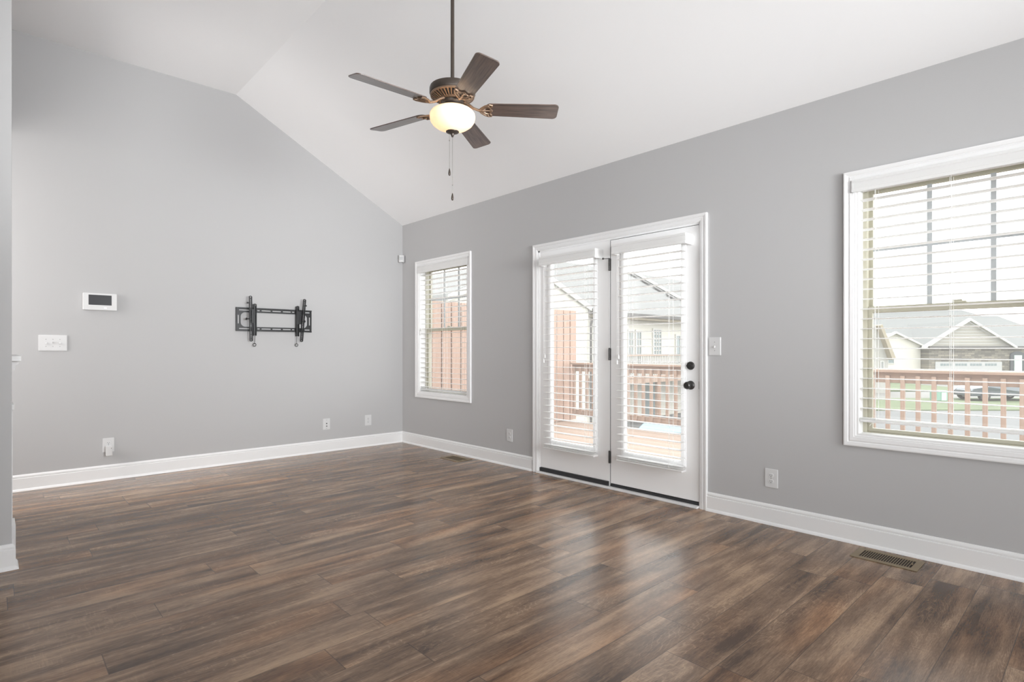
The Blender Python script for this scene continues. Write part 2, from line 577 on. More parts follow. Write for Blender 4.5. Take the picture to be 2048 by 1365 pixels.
# short wall at the left with the fireplace breast behind it and an opening to the hall
b = B()
b.box(XL, .075, 3.985, 4.10, 0, RZ)
b.box(-1.0, -.02, 4.10, 5.25, 0, RZ)
b.make('wall_left', 'wall_paint', bevel=.002)
b = B()
b.box(-1.75, -.02, 5.25, YB, 2.92, RZ)                # header and dropped hall ceiling
b.make('wall_hall', 'wall_paint')
wall_holes(0, -1.75, -1.63, 4.10, YB, 0, RZ, [(5.27, 6.08, .9, 2.9)], 'wall_hall_end')
for n in ('floor', 'ceiling', 'wall_back', 'wall_right', 'wall_rear', 'wall_side', 'wall_left', 'wall_hall', 'wall_hall_end'):
    tag(bpy.data.objects[n], kind='structure')

# baseboards: profile (depth from wall, height)
BP = [(0, 0), (.028, 0), (.027, .006), (.0235, .013), (.018, .018), (.0155, .019), (.0155, .1035), (.0145, .1055), (.0085, .1075), (.0085, .1105), (.0120, .1125), (.0120, .120), (.0095, .127), (.005, .1335), (0, .1345)]
def base_right(name, y0, y1):
    tag(B().prism([(XW - d, z) for d, z in BP], 1, y0, y1).make(name, 'trim_white'), kind='structure')
def base_back(name, x0, x1, y=YB):
    tag(B().prism([(y - d, z) for d, z in BP], 0, x0, x1).make(name, 'trim_white'), kind='structure')
base_back('baseboard_back', -1.6, XW)
base_right('baseboard_right_far', 3.795, YB)
base_right('baseboard_right_near', YR, 2.008)
b = B()
b.prism([(3.985 - d, z) for d, z in BP], 0, XL, .075 + .0001)
# return around the wall end
b.prism([(.075 + d, z) for d, z in BP], 1, 3.985 - .0001, 4.10)
# mitred outer corner
n = len(BP)
lo = [b._v((.075, 3.985 - d, z)) for d, z in BP]
mi = [b._v((.075 + d, 3.985 - d, z)) for d, z in BP]
hi = [b._v((.075 + d, 3.985, z)) for d, z in BP]
for i in range(n - 1):
    b._f([lo[i], lo[i + 1], mi[i + 1], mi[i]]); b._f([mi[i], mi[i + 1], hi[i + 1], hi[i]])
tag(b.make('baseboard_left', 'trim_white'), kind='structure')

# ------------------------------------------------------------------ casings
def casing_profile(t):
    """offset across casing (0 = inner edge, 1 = outer) -> projection from wall"""
    return t
CW = .065
CPR = [(0, .010), (.06, .012), (.14, .012), (.18, .0145), (.48, .0165), (.54, .0135), (.60, .0135), (.66, .018), (.90, .0205), (1, .019), (1, 0)]
def casing(name, y0, y1, z0, z1, parent=None, bottom=True, cw=CW):
    """mitred picture-frame casing around an opening y0..y1, z0..z1 on the right wall"""
    b = B()
    prof = [(0, 0)] + CPR
    loops = []
    for t, p in prof:
        o = t * cw
        X = XW - p
        if bottom:
            loops.append([b._v((X, y0 - o, z0 - o)), b._v((X, y1 + o, z0 - o)), b._v((X, y1 + o, z1 + o)), b._v((X, y0 - o, z1 + o))])
        else:
            loops.append([b._v((X, y0 - o, z0)), b._v((X, y0 - o, z1 + o)), b._v((X, y1 + o, z1 + o)), b._v((X, y1 + o, z0))])
    k = 4 if bottom else 3
    for A, Bb in zip(loops, loops[1:]):
        for i in range(k):
            b._f([A[i], A[(i + 1) % 4], Bb[(i + 1) % 4], Bb[i]])
    if not bottom:
        b._f([l[0] for l in loops]); b._f([l[3] for l in loops])
    return b.make(name, 'trim_white', parent)

# ------------------------------------------------------------------ windows
def window(name, y0, y1):
    W = thing(name, None, None, (XW, (y0 + y1) / 2, WZ0), kind='structure')
    ox, oy, oz = W.location
    def bb():
        return B(Matrix.Translation((-ox, -oy, -oz)))
    c = casing('casing', y0, y1, WZ0, WZ1)
    c.parent = W; c.location = (-ox, -oy, -oz)
    b = bb()
    b.ring([(y0 - .004, WZ0 - .004), (y1 + .004, WZ0 - .004), (y1 + .004, WZ1 + .004), (y0 - .004, WZ1 + .004)],
           [(y0 + .012, WZ0 + .012), (y1 - .012, WZ0 + .012), (y1 - .012, WZ1 - .012), (y0 + .012, WZ1 - .012)], 0, XW - .006, XW + .10)
    b.make('jamb', 'trim_white', W)
    f0, f1, g0, g1 = y0 + .012, y1 - .012, WZ0 + .012, WZ1 - .012
    b = bb()
    xf = XW + .085
    b.ring(rect(f0 - .01, f1 + .01, g0 - .01, g1 + .01), rect(f0 + .022, f1 - .022, g0 + .004, g1 - .022), 0, xf, xf + .075)
    b.make('window_frame', 'vinyl_tan', W, bevel=.002)
    s0, s1 = f0 + .022, f1 - .022
    mz = 1.408
    b = bb()
    xa = xf + .045                      # upper sash sits in the outer track
    b.ring(rect(s0, s1, mz - .018, g1 - .022), rect(s0 + .020, s1 - .020, mz + .022, g1 - .045), 0, xa, xa + .026)
    b.make('upper_sash', 'vinyl_tan', W, bevel=.002)
    b = bb()
    xb = xf + .014                      # lower sash in the inner track
    b.ring(rect(s0, s1, g0 + .004, mz + .018), rect(s0 + .024, s1 - .024, g0 + .026, mz - .018), 0, xb, xb + .028)
    b.make('lower_sash', 'vinyl_tan', W, bevel=.002)
    b = bb()
    b.box(xa + .010, xa + .014, s0 + .018, s1 - .018, mz + .02, g1 - .043)
    b.make('upper_pane', 'pane_glass', W)
    b = bb()
    b.box(xb + .012, xb + .016, s0 + .022, s1 - .022, g0 + .024, mz - .016)
    b.make('lower_pane', 'pane_glass', W)
    b = bb()
    ww = (s1 - s0 - .04)
    for k in (1, 2):
        yc = s0 + .020 + ww * k / 3
        b.box(xa + .001, xa + .009, yc - .012, yc + .012, mz + .02, g1 - .043)
    zc = (mz + .022 + g1 - .045) / 2
    b.box(xa + .002, xa + .008, s0 + .018, s1 - .018, zc - .010, zc + .010)
    b.make('muntin_grid', 'muntin_white', W)
    b = bb()
    yc = (s0 + s1) / 2
    b.box(xb - .004, xb + .03, yc - .03, yc + .03, mz + .018, mz + .028)
    b.box(xb - .002, xb + .014, yc - .012, yc + .03, mz + .028, mz + .036)
    b.make('sash_lock', 'vinyl_tan', W, bevel=.002)
    return W
window('window_1', *WIN1)
window('window_2', *WIN2)

# ------------------------------------------------------------------ patio doors
tag(casing('trim_1', 2.066, 3.724, 0, 2.102, bottom=False, cw=.060), kind='structure')
b = B()
for (ya, yb) in ((2.060, 2.072), (3.706, 3.730)):
    b.box(XW - .002, XW + .13, ya, yb, 0, 2.108)
b.box(XW - .002, XW + .13, 2.060, 3.730, 2.0885, 2.108)
b.box(XW + .050, XW + .13, 2.060, 3.730, 2.072, 2.09)          # stop behind the leaf
b.box(XW + .050, XW + .13, 2.060, 2.086, .02, 2.09)
b.box(XW + .003, XW + .13, 2.8848, 2.8940, 0.02, 2.09)           # mullion post
b.box(XW + .004, XW + .048, 2.8941, 3.7062, 2.0851, 2.0886)
b.box(XW + .004, XW + .048, 3.7046, 3.7062, .05, 2.0851)
tag(b.make('trim_2', 'door_white'), kind='structure')
tag(B().box(3.762, XW + .17, 2.068, 3.722, 0, .017).make('trim_3', 'trim_white', bevel=.004), kind='structure')
b = B()
b.box(XW + .001, XW + .1, 2.074, 2.880, .0175, .038)
b.box(XW - .006, XW + .02, 2.897, 3.702, .0175, .052)
b.box(XW + .010, XW + .05, 2.0722, 2.0758, .04, 2.088)
b.box(XW + .010, XW + .05, 2.0722, 2.884, 2.0852, 2.0885)
b.box(XW + .006, XW + .05, 2.8782, 2.8845, .04, 2.0852)
tag(b.make('trim_4', 'black_rubber'), kind='structure')

DX = XW + .004           # room-side face of the leaves
def leaf(name, y0, y1, gy0, gy1, zb, handles):
    D = thing(name, None, None, (DX, y0, 0), kind='structure')
    ox, oy, oz = D.location
    def bb():
        return B(Matrix.Translation((-ox, -oy, -oz)))
    gz0, gz1 = .318, 1.985
    b = bb()
    b.ring(rect(y0, y1, zb, 2.085), rect(gy0 - .014, gy1 + .014, gz0 - .014, gz1 + .014), 0, DX, DX + .044)
    b.make('leaf', 'door_white', D, bevel=.0015)
    b = bb()
    # raised moulding round the lite
    for (o, i, xa, xb) in ((.036, .016, DX - .006, DX + .004), (.026, 0, DX - .0105, DX + .018), (.010, -.006, DX - .004, DX + .03)):
        b.ring(rect(gy0 - o, gy1 + o, gz0 - o, gz1 + o), rect(gy0 - i, gy1 + i, gz0 - i, gz1 + i), 0, xa, xb)
    b.make('lite_frame', 'door_white', D, bevel=.002)
    bb().box(DX + .021, DX + .026, gy0 - .012, gy1 + .012, gz0 - .012, gz1 + .012).make('pane', 'pane_glass', D)
    if not handles:
        return D
    for k, z in enumerate((1.880, 1.127, .262)):
        b = bb()
        b.lathe([(.0075, -.05), (.0075, -.018), (.0066, -.0175), (.0066, -.0165), (.0075, -.016), (.0075, .016), (.0066, .0165), (.0066, .0175), (.0075, .018), (.0075, .05), (.004, .054)], (DX - .010, 2.884, z), 16)
        b.box(DX - .009, DX + .002, 2.874, 2.893, z - .05, z + .05)
        if k == 0:
            b.tube([(DX - .010, 2.884, z + .054), (DX - .024, 2.897, z + .052), (DX - .045, 2.915, z + .050)], .003)
            b.lathe([(.0005, -.009), (.007, -.007), (.009, 0), (.007, .007), (.0005, .009)], (DX - .05, 2.919, z + .05), 12)
        b.make('hinge', 'bronze_hw', D, smooth=True)
    kz, ky = .901, 2.142
    b = bb()
    b.lathe([(.033, DX), (.033, DX - .005), (.029, DX - .010), (.020, DX - .013), (.0125, DX - .016), (.0115, DX - .030), (.014, DX - .034), (.022, DX - .038), (.0265, DX - .046), (.0275, DX - .054), (.0255, DX - .062), (.019, DX - .0675), (.017, DX - .066), (.009, DX - .066), (.0085, DX - .069), (.001, DX - .069)], (0, ky, kz), 36, axis=0)
    b.make('knob', 'bronze_hw', D, smooth=True)
    kz = 1.046
    b = bb()
    b.lathe([(.031, DX), (.031, DX - .006), (.027, DX - .012), (.024, DX - .0125), (.012, DX - .013), (.010, DX - .016), (.001, DX - .016)], (0, ky, kz), 36, axis=0)
    b.prism(rrect(ky - .022, ky + .022, kz - .007, kz + .007, .006), 0, DX - .016, DX - .026)
    b.make('deadbolt', 'bronze_hw', D, smooth=True)
    b = bb()
    b.box(DX - .003, DX + .02, 2.0715, 2.0765, .875, .932)
    b.make('latch_plate', 'bronze_hw', D, bevel=.001)
    return D
leaf('door_1', 2.0755, 2.878, 2.2165, 2.738, .044, True)
leaf('door_2', 2.8945, 3.7045, 3.058, 3.560, .056, False)

# ------------------------------------------------------------------ blinds
def blind(label, y0, y1, ztop, zbot, xs, vy0, vy1, vz0, vz1, vx, pitch, group, cords, tassel, back=None, nstack=2, wand=True):
    T = thing('window_blind', label, 'blind', (xs, (y0 + y1) / 2, zbot), group=group)
    ox, oy, oz = T.location
    def bb():
        return B(Matrix.Translation((-ox, -oy, -oz)))
    hw = .0315
    # valance: moulded front board with returns
    vb = back if back is not None else xs + .02
    b = bb()
    h = vz1 - vz0
    prof = [(vx + .012, vz0), (vx + .002, vz0), (vx, vz0 + .006), (vx, vz0 + .016), (vx + .003, vz0 + .02), (vx + .003, vz1 - .02), (vx, vz1 - .016), (vx, vz1 - .006), (vx + .002, vz1), (vx + .012, vz1)]
    b.prism(prof, 1, vy0, vy1)
    b.box(vx + .0125, vb, vy0, vy0 + .010, vz0, vz1)
    b.box(vx + .0125, vb, vy1 - .010, vy1, vz0, vz1)
    b.make('valance', 'slat_white', T)
    b = bb()
    b.box(xs - .026, xs + .026, y0, y1, vz1 - .048, vz1 - .004)
    b.make('headrail', 'trim_white', T)
    # one slat mesh (slightly crowned), shared
    sb = B()
    top, bot = [], []
    K = 6
    for i in range(K + 1):
        x = -hw + 2 * hw * i / K
        c = .0022 * (1 - (x / hw) ** 2)
        top.append((x, c + .0014)); bot.append((x, c - .0014))
    sb.prism(top + bot[::-1], 1, -(y1 - y0) / 2, (y1 - y0) / 2)
    first = None
    zs = []
    z = zbot + .022
    for k in range(nstack):
        zs.append(z); z += .018
    z = zs[-1] + pitch
    zmax = vz0 + .004
    nn = round((zmax - z) / pitch)
    for k in range(nn + 1):
        zs.append(z); z += pitch
    for z in zs:
        if first is None:
            first = sb.make('slat', 'slat_white', T)
            o = first
        else:
            o = first.copy(); C.objects.link(o); o.parent = T
        o.location = (0, 0, z - oz)
        o.rotation_euler = (0, R(1.2), 0)
    b = bb()
    b.prism([(xs - hw, zbot), (xs + hw, zbot), (xs + hw + .001, zbot + .008), (xs + hw - .002, zbot + .015), (xs - hw + .002, zbot + .015), (xs - hw - .001, zbot + .008)], 1, y0, y1)
    b.make('bottom_rail', 'slat_white', T, bevel=.002)
    for cy in cords:
        b = bb()
        for dx in (-hw - .0012, hw + .0012):
            b.tube([(xs + dx, cy, zbot + .006), (xs + dx, cy, vz0 + .01)], .0011, 5)
        b.tube([(xs + .004, cy + .012, zbot + .006), (xs + .004, cy + .012, vz0 + .01)], .0009, 5)
        for z in zs:
            b.tube([(xs - hw - .001, cy, z - .002), (xs + hw + .001, cy, z - .002)], .0007, 4)
        b.make('ladder_cord', 'cord_white', T)
        b = bb()
        b.tube([(xs + .004, cy + .012, zbot), (xs - .01, cy + .012, zbot - .006), (xs - .028, cy + .02, zbot - .004), (xs - .034, cy + .03, zbot - .02)], .0011, 5)
        b.make('cord_end', 'cord_white', T)
    # pull cords with tassels hanging at the far end
    xt = xs - hw - .008
    for dy, zt in tassel:
        b = bb()
        b.tube([(xt, dy, vz0 + .01), (xt, dy, zt)], .0011, 5)
        b.make('pull_cord', 'cord_white', T)
        b = bb()
        b.lathe([(.002, .012), (.004, .008), (.0075, -.016), (.0065, -.02), (.001, -.02)], (xt, dy, zt - .008), 12)
        b.make('tassel', 'cord_white', T, smooth=True)
    return T
GB = 'white slat blinds on the window wall'
blind('white slat blind in the small window by the room corner', WIN1[0] + .016, WIN1[1] - .016, 2.15, .678, XW + .040, WIN1[0] - .026, WIN1[1] + .010, 2.092, 2.182, XW - .022, .0585, GB,
      (4.93, 5.28, 5.60), ((5.71, 1.42), (5.725, 1.37)), back=XW - .0205 + .0)
blind('white slat blind in the large window nearest the camera', WIN2[0] + .016, WIN2[1] - .016, 2.15, .733, XW + .040, WIN2[0] - .012, WIN2[1] + .020, 2.108, 2.182, XW - .026, .0595, GB,
      (.235, .60, .955), (), back=XW - .0245, nstack=1)
blind('white slat blind mounted on the hinged door leaf with black knob', 2.165, 2.757, 1.94, .258, 3.7515, 2.124, 2.788, 1.944, 2.021, 3.697, .0593, GB,
      (2.275, 2.64), ((2.728, 1.12), (2.742, 1.075)), back=DX)
blind('white slat blind mounted on the fixed door leaf without a knob', 2.992, 3.580, 1.94, .256, 3.7515, 2.958, 3.620, 1.940, 2.018, 3.697, .0593, GB,
      (3.085, 3.47), ((3.552, 1.12), (3.566, 1.075)), back=DX)
# light-gap: hold-down brackets
# ------------------------------------------------------------------ wall plates (local x right, z up, -y out of the wall)
def plate(b, w, h, t=.006):
    b.prism(rrect(-w / 2, w / 2, -h / 2, h / 2, .004, 3), 1, -t * .45, 0)
    b.prism(rrect(-w / 2 + .003, w / 2 - .003, -h / 2 + .003, h / 2 - .003, .003, 3), 1, -t, -t * .45)
def screw(T, x, z, y=-.0062):
    b = B(); b.lathe([(.0032, 0), (.0032, -.001), (.001, -.0016)], (x, y + .0002, z), 12, axis=1); b.make('screw', 'plate_grey', T)
def receptacle(T, z):
    b = B()
    pts = []
    for k in range(28):
        a = 2 * PI * k / 28
        pts.append((.0165 * math.cos(a), max(-.0135, min(.0135, .0165 * math.sin(a))) + z))
    b.prism(pts, 1, -.0085, -.004)
    r = b.make('receptacle', 'plate_white', T, bevel=.0006)
    b = B()
    b.box(-.0072, -.0054, -.0092, -.0084, z - .002, z + .0065)
    b.box(.0054, .0072, -.0092, -.0084, z - .001, z + .006)
    b.lathe([(.0026, -.0092), (.0026, -.0084)], (0, 0, z - .0075), 12, axis=1)
    b.make('socket_slot', 'slot_black', r)
def outlet(label, loc, rz, kind='duplex', group=None):
    T = thing('wall_outlet', label, 'outlet', loc, rz, group)
    b = B(); plate(b, .085, .125); b.make('plate', 'plate_white', T)
    if kind == 'duplex':
        for z in (.0195, -.0195):
            receptacle(T, z)
        screw(T, 0, 0)
    else:
        b = B()
        b.lathe([(.0068, -.006), (.0068, -.009), (.0045, -.009), (.0045, -.013), (.001, -.013)], (0, 0, .006), 16, axis=1)
        b.make('coax_jack', 'bronze_hw', T)
        b = B(); b.box(-.008, .008, -.0095, -.005, -.030, -.016); j = b.make('phone_jack', 'plate_white', T)
        b = B(); b.box(-.006, .006, -.0102, -.0094, -.0285, -.0185); b.make('jack_opening', 'slot_black', j)
        for z in (.045, -.048):
            screw(T, 0, z)
    return T
RW = R(-90)
outlet('white duplex outlet on the back wall with a plug adapter in it', (.760, YB, .312), 0)
outlet('white cable jack plate on the back wall, left of the corner outlet', (2.797, YB, .315), 0, 'jack')
outlet('white duplex outlet on the back wall nearest the room corner', (3.322, YB, .315), 0)
outlet('white duplex outlet on the window wall between small window and doors', (XW, 4.125, .306), RW)
outlet('white duplex outlet on the window wall between doors and large window', (XW, 1.552, .308), RW)
def toggles(T, xs, up):
    for x, u in zip(xs, up):
        b = B()
        b.ring(rrect(x - .007, x + .007, -.014, .014, .001, 2), rrect(x - .0055, x + .0055, -.0125, .0125, .001, 2), 1, -.0072, -.0055)
        b.make('toggle_bezel', 'plate_white', T)
        s = 1 if u else -1
        b = B()
        pr = [(-.005, -.006 * s), (-.005, .007 * s), (-.017, .0125 * s), (-.0185, .009 * s), (-.010, -.003 * s)]
        b.prism(pr, 0, x - .0042, x + .0042)
        b.make('toggle', 'plate_white', T, bevel=.0008)
        for z in (.030, -.030):
            screw(T, x, z)
T = thing('light_switch', 'white plate of three toggle switches on the back wall below the alarm panel', 'light switch', (.3755, YB, 1.223), 0)
b = B(); plate(b, .189, .134, .007); b.make('plate', 'plate_white', T)
toggles(T, (-.046, 0, .046), (0, 1, 0))
T = thing('light_switch', 'white single toggle switch plate beside the patio door casing', 'light switch', (XW, 1.949, 1.190), RW)
b = B(); plate(b, .090, .131, .007); b.make('plate', 'plate_white', T)
toggles(T, (0,), (0,))

# plug adapter: sits on the lower socket of the left outlet
T = thing('plug_adapter', 'small white plug adapter in the lower socket of the left outlet', 'power adapter', (.7605, YB - .0088, .270), 0)
b = B(); b.box(-.023, .023, -.046, -.0006, -.050, .036); b.make('adapter_body', 'plate_white', T, bevel=.004)
b = B(); b.box(.012, .017, -.0475, -.0455, .012, .022); b.make('indicator', 'plate_grey', T)

# alarm keypad
T = thing('alarm_panel', 'white alarm touch panel with dark screen on the back wall', 'alarm panel', (.698, YB, 1.590), 0)
b = B()
b.prism(rrect(-.122, .122, -.075, .075, .008), 1, -.026, -.0005)
b.make('panel_body', 'plate_white', T, bevel=.002)
b = B(); b.ring(rrect(-.088, .088, -.034, .063, .002, 2), rrect(-.083, .083, -.030, .059, .002, 2), 1, -.0268, -.0255); b.make('screen_bezel', 'plate_white', T)
b = B(); b.box(-.083, .083, -.0264, -.0255, -.030, .060); b.make('screen', 'screen_black', T)
b = B(); b.prism(rrect(.027, .046, -.060, -.050, .002, 2), 1, -.0285, -.0255); b.make('home_button', 'button_white', T)

# motion sensor across the corner
T = thing('motion_sensor', 'small white motion sensor high in the corner by the small window', 'motion sensor', (XW - .030, YB - .030, 2.306), R(-45))
b = B()
b.prism([(-.036, -.002), (.036, -.002), (.032, -.028), (.022, -.040), (-.022, -.040), (-.032, -.028)], 2, -.044, .044)
b.make('sensor_body', 'plate_white', T, bevel=.004)
b = B()
for i in range(3):
    for j in range(2):
        b.box(-.0235 + i * .0165, -.0235 + i * .0165 + .0135, -.0412, -.0395, -.012 + j * .019, .003 + j * .019)
b.make('sensor_lens', 'muntin_white', T, bevel=.0006)
b = B(); b.box(-.016, .016, -.004, .036, -.02, .02); b.make('bracket', 'plate_white', T)

# ------------------------------------------------------------------ TV wall mount
T = thing('tv_mount', 'black metal television wall mount with two tilting arms on the back wall', 'tv mount', (2.221, YB, 1.480), 0)
ox, oz = 2.221, 1.480
def TX(x): return x - ox
def TZ(z): return z - oz
b = B()
x0, x1, z0, z1 = TX(1.825), TX(2.617), TZ(1.359), TZ(1.603)
outer = rrect(x0, x1, z0, z1, .006, 6)
inner = rrect(TX(1.872), TX(2.572), TZ(1.404), TZ(1.554), .045, 6)
b.ring(outer, inner, 1, -.012, -.0005)
# rolled edges
b.box(x0, x1, -.022, -.010, z1 - .010, z1)
b.box(x0, x1, -.022, -.010, z0, z0 + .010)
b.box(x0, x0 + .006, -.016, -.010, z0, z1)
b.box(x1 - .006, x1, -.016, -.010, z0, z1)
b.make('wall_plate', 'mount_black', T, bevel=.001)
# slots seen through as painted wall
b = B()
for zc in (TZ(1.576), TZ(1.384)):
    for (xa, xb) in ((1.855, 1.955), (2.035, 2.060), (2.078, 2.172), (2.19, 2.28), (2.30, 2.385), (2.40, 2.425), (2.54, 2.595)):
        b.prism(rrect(TX(xa), TX(xb), zc - .005, zc + .005, .0045, 3), 1, -.0124, -.0118)
for xc in (TX(1.848), TX(2.594)):
    b.prism(rrect(xc - .005, xc + .005, TZ(1.435), TZ(1.525), .0045, 3), 1, -.0124, -.0118)
b.make('mounting_slots', 'wall_paint', T)
for (xb_, xt, xm, side) in ((2.002, 1.945, 1.962, -1), (2.450, 2.511, 2.488, 1)):
    # hook bracket riding on the plate
    b = B()
    cx = TX(xb_)
    for dx in (-.013, .013):
        b.box(cx + dx - .0022, cx + dx + .0022, -.050, -.014, TZ(1.312), TZ(1.640))
    b.box(cx - .013, cx + .013, -.030, -.022, TZ(1.315), TZ(1.640))
    b.box(cx - .010, cx + .010, -.046, -.040, TZ(1.615), TZ(1.645))
    b.box(cx - .012, cx + .030 * side + .012 * (1 if side > 0 else -1), -.050, -.030, TZ(1.445), TZ(1.590))
    b.make('hook_bracket', 'mount_black', T, bevel=.001)
    # arm: U channel with a ladder of holes, leaning out at the top
    A = Vector((TX(xt), -.080, TZ(1.720))); Bt = Vector((TX(xm), -.050, TZ(1.252)))
    d = (A - Bt); Ln = d.length; d.normalize()
    rt = Vector((1, 0, 0)); rt = (rt - d * rt.dot(d)).normalized()
    nr = rt.cross(d)
    mt = Matrix((( rt.x, nr.x, d.x, Bt.x), (rt.y, nr.y, d.y, Bt.y), (rt.z, nr.z, d.z, Bt.z), (0, 0, 0, 1)))
    b = B(mt)
    hw = .013
    b.box(-hw, -hw + .006, -.010, .014, .006, Ln - .006)
    b.box(hw - .006, hw, -.010, .014, .006, Ln - .006)
    n = 34
    for k in range(n):
        z = .03 + (Ln - .05) * k / n
        if .05 < z < .20 and k % 3:
            continue
        b.box(-hw + .004, hw - .004, -.003, .004, z, z + .005)
    b.prism(rrect(-hw, hw, 0, .03, .0125, 5), 1, -.002, .002) if False else None
    b.ring(rrect(-hw, hw, -.002, .028, .0126, 5), rrect(-hw + .006, hw - .006, .004, .022, .0068, 5), 1, -.010, .006)
    b.ring(rrect(-hw, hw, Ln - .028, Ln + .002, .0126, 5), rrect(-hw + .006, hw - .006, Ln - .022, Ln - .004, .0068, 5), 1, -.010, .006)
    b.make('tilt_arm', 'mount_black', T)
    # tilt knob, upper tab
    kx, kz = (TX(1.925), TZ(1.484)) if side < 0 else (TX(2.508), TZ(1.478))
    b = B()
    b.tube([(kx - .012 * side, -.062, kz), (kx + .010 * side, -.062, kz)], .005, 10)
    b.lathe([(.010, -.006), (.013, -.003), (.013, .003), (.010, .006)], (kx + .012 * side, -.062, kz), 16, axis=0)
    b.make('tilt_knob', 'mount_black', T, smooth=True)
    tx = TX(1.917) if side < 0 else TX(2.532)
    b = B()
    b.box(min(tx, tx - .022 * side), max(tx, tx - .022 * side), -.078, -.068, TZ(1.642), TZ(1.656))
    b.lathe([(.008, -.004), (.008, .004)], (tx, -.073, TZ(1.649)), 12, axis=0)
    b.make('arm_tab', 'mount_black', T)
    # release cord with ring
    rx = TX(2.002) if side < 0 else TX(2.443)
    b = B()
    b.tube([(TX(xb_ - .004 * side), -.034, TZ(1.318)), (rx, -.030, TZ(1.234))], .0026, 6)
    cd = b.make('release_cord', 'mount_black', T)
    b = B(); b.torus((rx, -.030, TZ(1.2165)), .0150, .0032, axis=1); b.make('pull_ring', 'mount_black', cd, smooth=True)

# ------------------------------------------------------------------ floor registers
def register(label, x0, x1, y0, y1, nsl, slats):
    T = thing('floor_register', label, 'floor vent', ((x0 + x1) / 2, (y0 + y1) / 2, 0), group=None)
    hx, hy = (x1 - x0) / 2, (y1 - y0) / 2
    sx, sy = hx - .036, hy - .034
    b = B()
    o = rrect(-hx, hx, -hy, hy, .006, 3); i = rrect(-sx, sx, -sy, sy, .002, 3)
    b.ring(o, i, 2, .0004, .004)
    b.make('face_frame', 'brass_register', T, bevel=.0015)
    b = B(); b.box(-sx, sx, -sy, sy, .0004, .0009); b.make('duct_opening', 'duct_dark', T)
    for k in range(1, nsl):
        y = -sy + 2 * sy * k / nsl
        b = B(); b.box(-sx, sx, y - slats, y + slats, .0024, .0036)
        b.make('louver', 'brass_register', T)
    b = B(); b.box(-.012, .010, -sy + .003, -sy + .010, .003, .007); b.make('damper_lever', 'brass_register', T)
register('brown metal floor register with open slots under the large window', 3.545, 3.741, .701, 1.015, 21, .0019)
register('brown floor register at the far end near the room corner', 3.530, 3.726, 4.628, 4.949, 19, .0006)

# ------------------------------------------------------------------ fireplace surround, only its edge shows past the wall end
T = thing('fireplace_mantel', 'white fireplace mantel edge showing past the short left wall', 'fireplace mantel', (-.02, 4.68, 0))
ox, oy = -.02, 4.68
def bm_():
    return B(Matrix.Translation((-ox, -oy, 0)))
FX = -.0195
b = bm_(); b.box(FX, .118, 4.17, 5.19, 1.100, 1.131); b.make('mantel_shelf', 'trim_white', T, bevel=.003)
b = bm_()
b.prism([(FX, 1.0995), (.108, 1.0995), (.108, 1.085), (.097, 1.078), (.092, 1.055), (.078, 1.040), (.076, 1.020), (FX, 1.020)], 1, 4.22, 5.14)
b.make('crown_moulding', 'trim_white', T)
b = bm_(); b.box(FX, .074, 4.24, 5.12, .855, 1.0195); b.make('frieze', 'trim_white', T)
for (ya, yb) in ((4.24, 4.42), (4.94, 5.12)):
    b = bm_()
    b.box(FX, .083, ya, yb, .17, .8545)
    b.box(FX, .090, ya - .006, yb + .006, .825, .8545)
    b.box(FX, .096, ya - .010, yb + .010, 0, .17)
    b.make('pilaster', 'trim_white', T, bevel=.002)
b = bm_(); b.box(FX, -.012, 4.4205, 4.9395, .0, .8545); b.make('firebox_panel', 'brick_dark', T)

# ------------------------------------------------------------------ ceiling fan
FXc, FYc = 2.100, 2.805
zc = RZ + (EZ - RZ) * (FXc - RX) / (XW - RX)
T = thing('ceiling_fan', 'dark bronze five blade ceiling fan with lit glass bowl', 'ceiling fan', (FXc, FYc, 2.67))
o = B().lathe([(.068, zc - 2.67 + .03), (.068, zc - 2.67 - .05), (.055, zc - 2.67 - .08), (.022, zc - 2.67 - .095)], seg=40).make('canopy', 'fan_bronze', T, smooth=True)
B().lathe([(.0115, zc - 2.67), (.0115, .14)], seg=20).make('downrod', 'fan_bronze', T, smooth=True)
B().lathe([(.018, .168), (.030, .150), (.036, .138), (.085, .135), (.125, .133), (.139, .127), (.142, .118), (.142, .090), (.139, .083), (.134, .082), (.128, .079)], seg=64).make('motor_housing', 'fan_bronze', T, smooth=True)
# underside vent ring: fins between an outer and an inner hoop
b = B()
for k in range(36):
    a = 2 * PI * k / 36
    c, s = math.cos(a), math.sin(a)
    def q(r, t, z):
        return (r * c - t * s, r * s + t * c, z)
    v = [b._v(q(*p)) for p in ((.131, -.0042, .0790), (.131, .0042, .0790), (.076, .0022, .052), (.076, -.0022, .052), (.131, -.0042, .070), (.131, .0042, .070), (.076, .0022, .044), (.076, -.0022, .044))]
    for f in ((0, 3, 2, 1), (4, 5, 6, 7), (0, 1, 5, 4), (1, 2, 6, 5), (2, 3, 7, 6), (3, 0, 4, 7)):
        b._f([v[i] for i in f])
b.lathe([(.137, .0815), (.137, .072), (.130, .069), (.127, .075)], seg=64, closed=True)
b.lathe([(.080, .055), (.080, .042), (.072, .040), (.070, .054)], seg=64, closed=True)
b.make('vent_ring', 'fan_copper_edge', T)
B().lathe([(.1275, .0785), (.126, .0780), (.090, .060), (.072, .053), (.02, .053)], seg=48).make('motor_core', 'black_rubber', T, smooth=True)
B().lathe([(.066, .0525), (.070, .044), (.068, .030), (.058, .020), (.062, .012), (.078, .006), (.082, .000), (.080, -.004), (.03, -.006)], seg=48).make('light_fitter', 'fan_bronze', T, smooth=True)
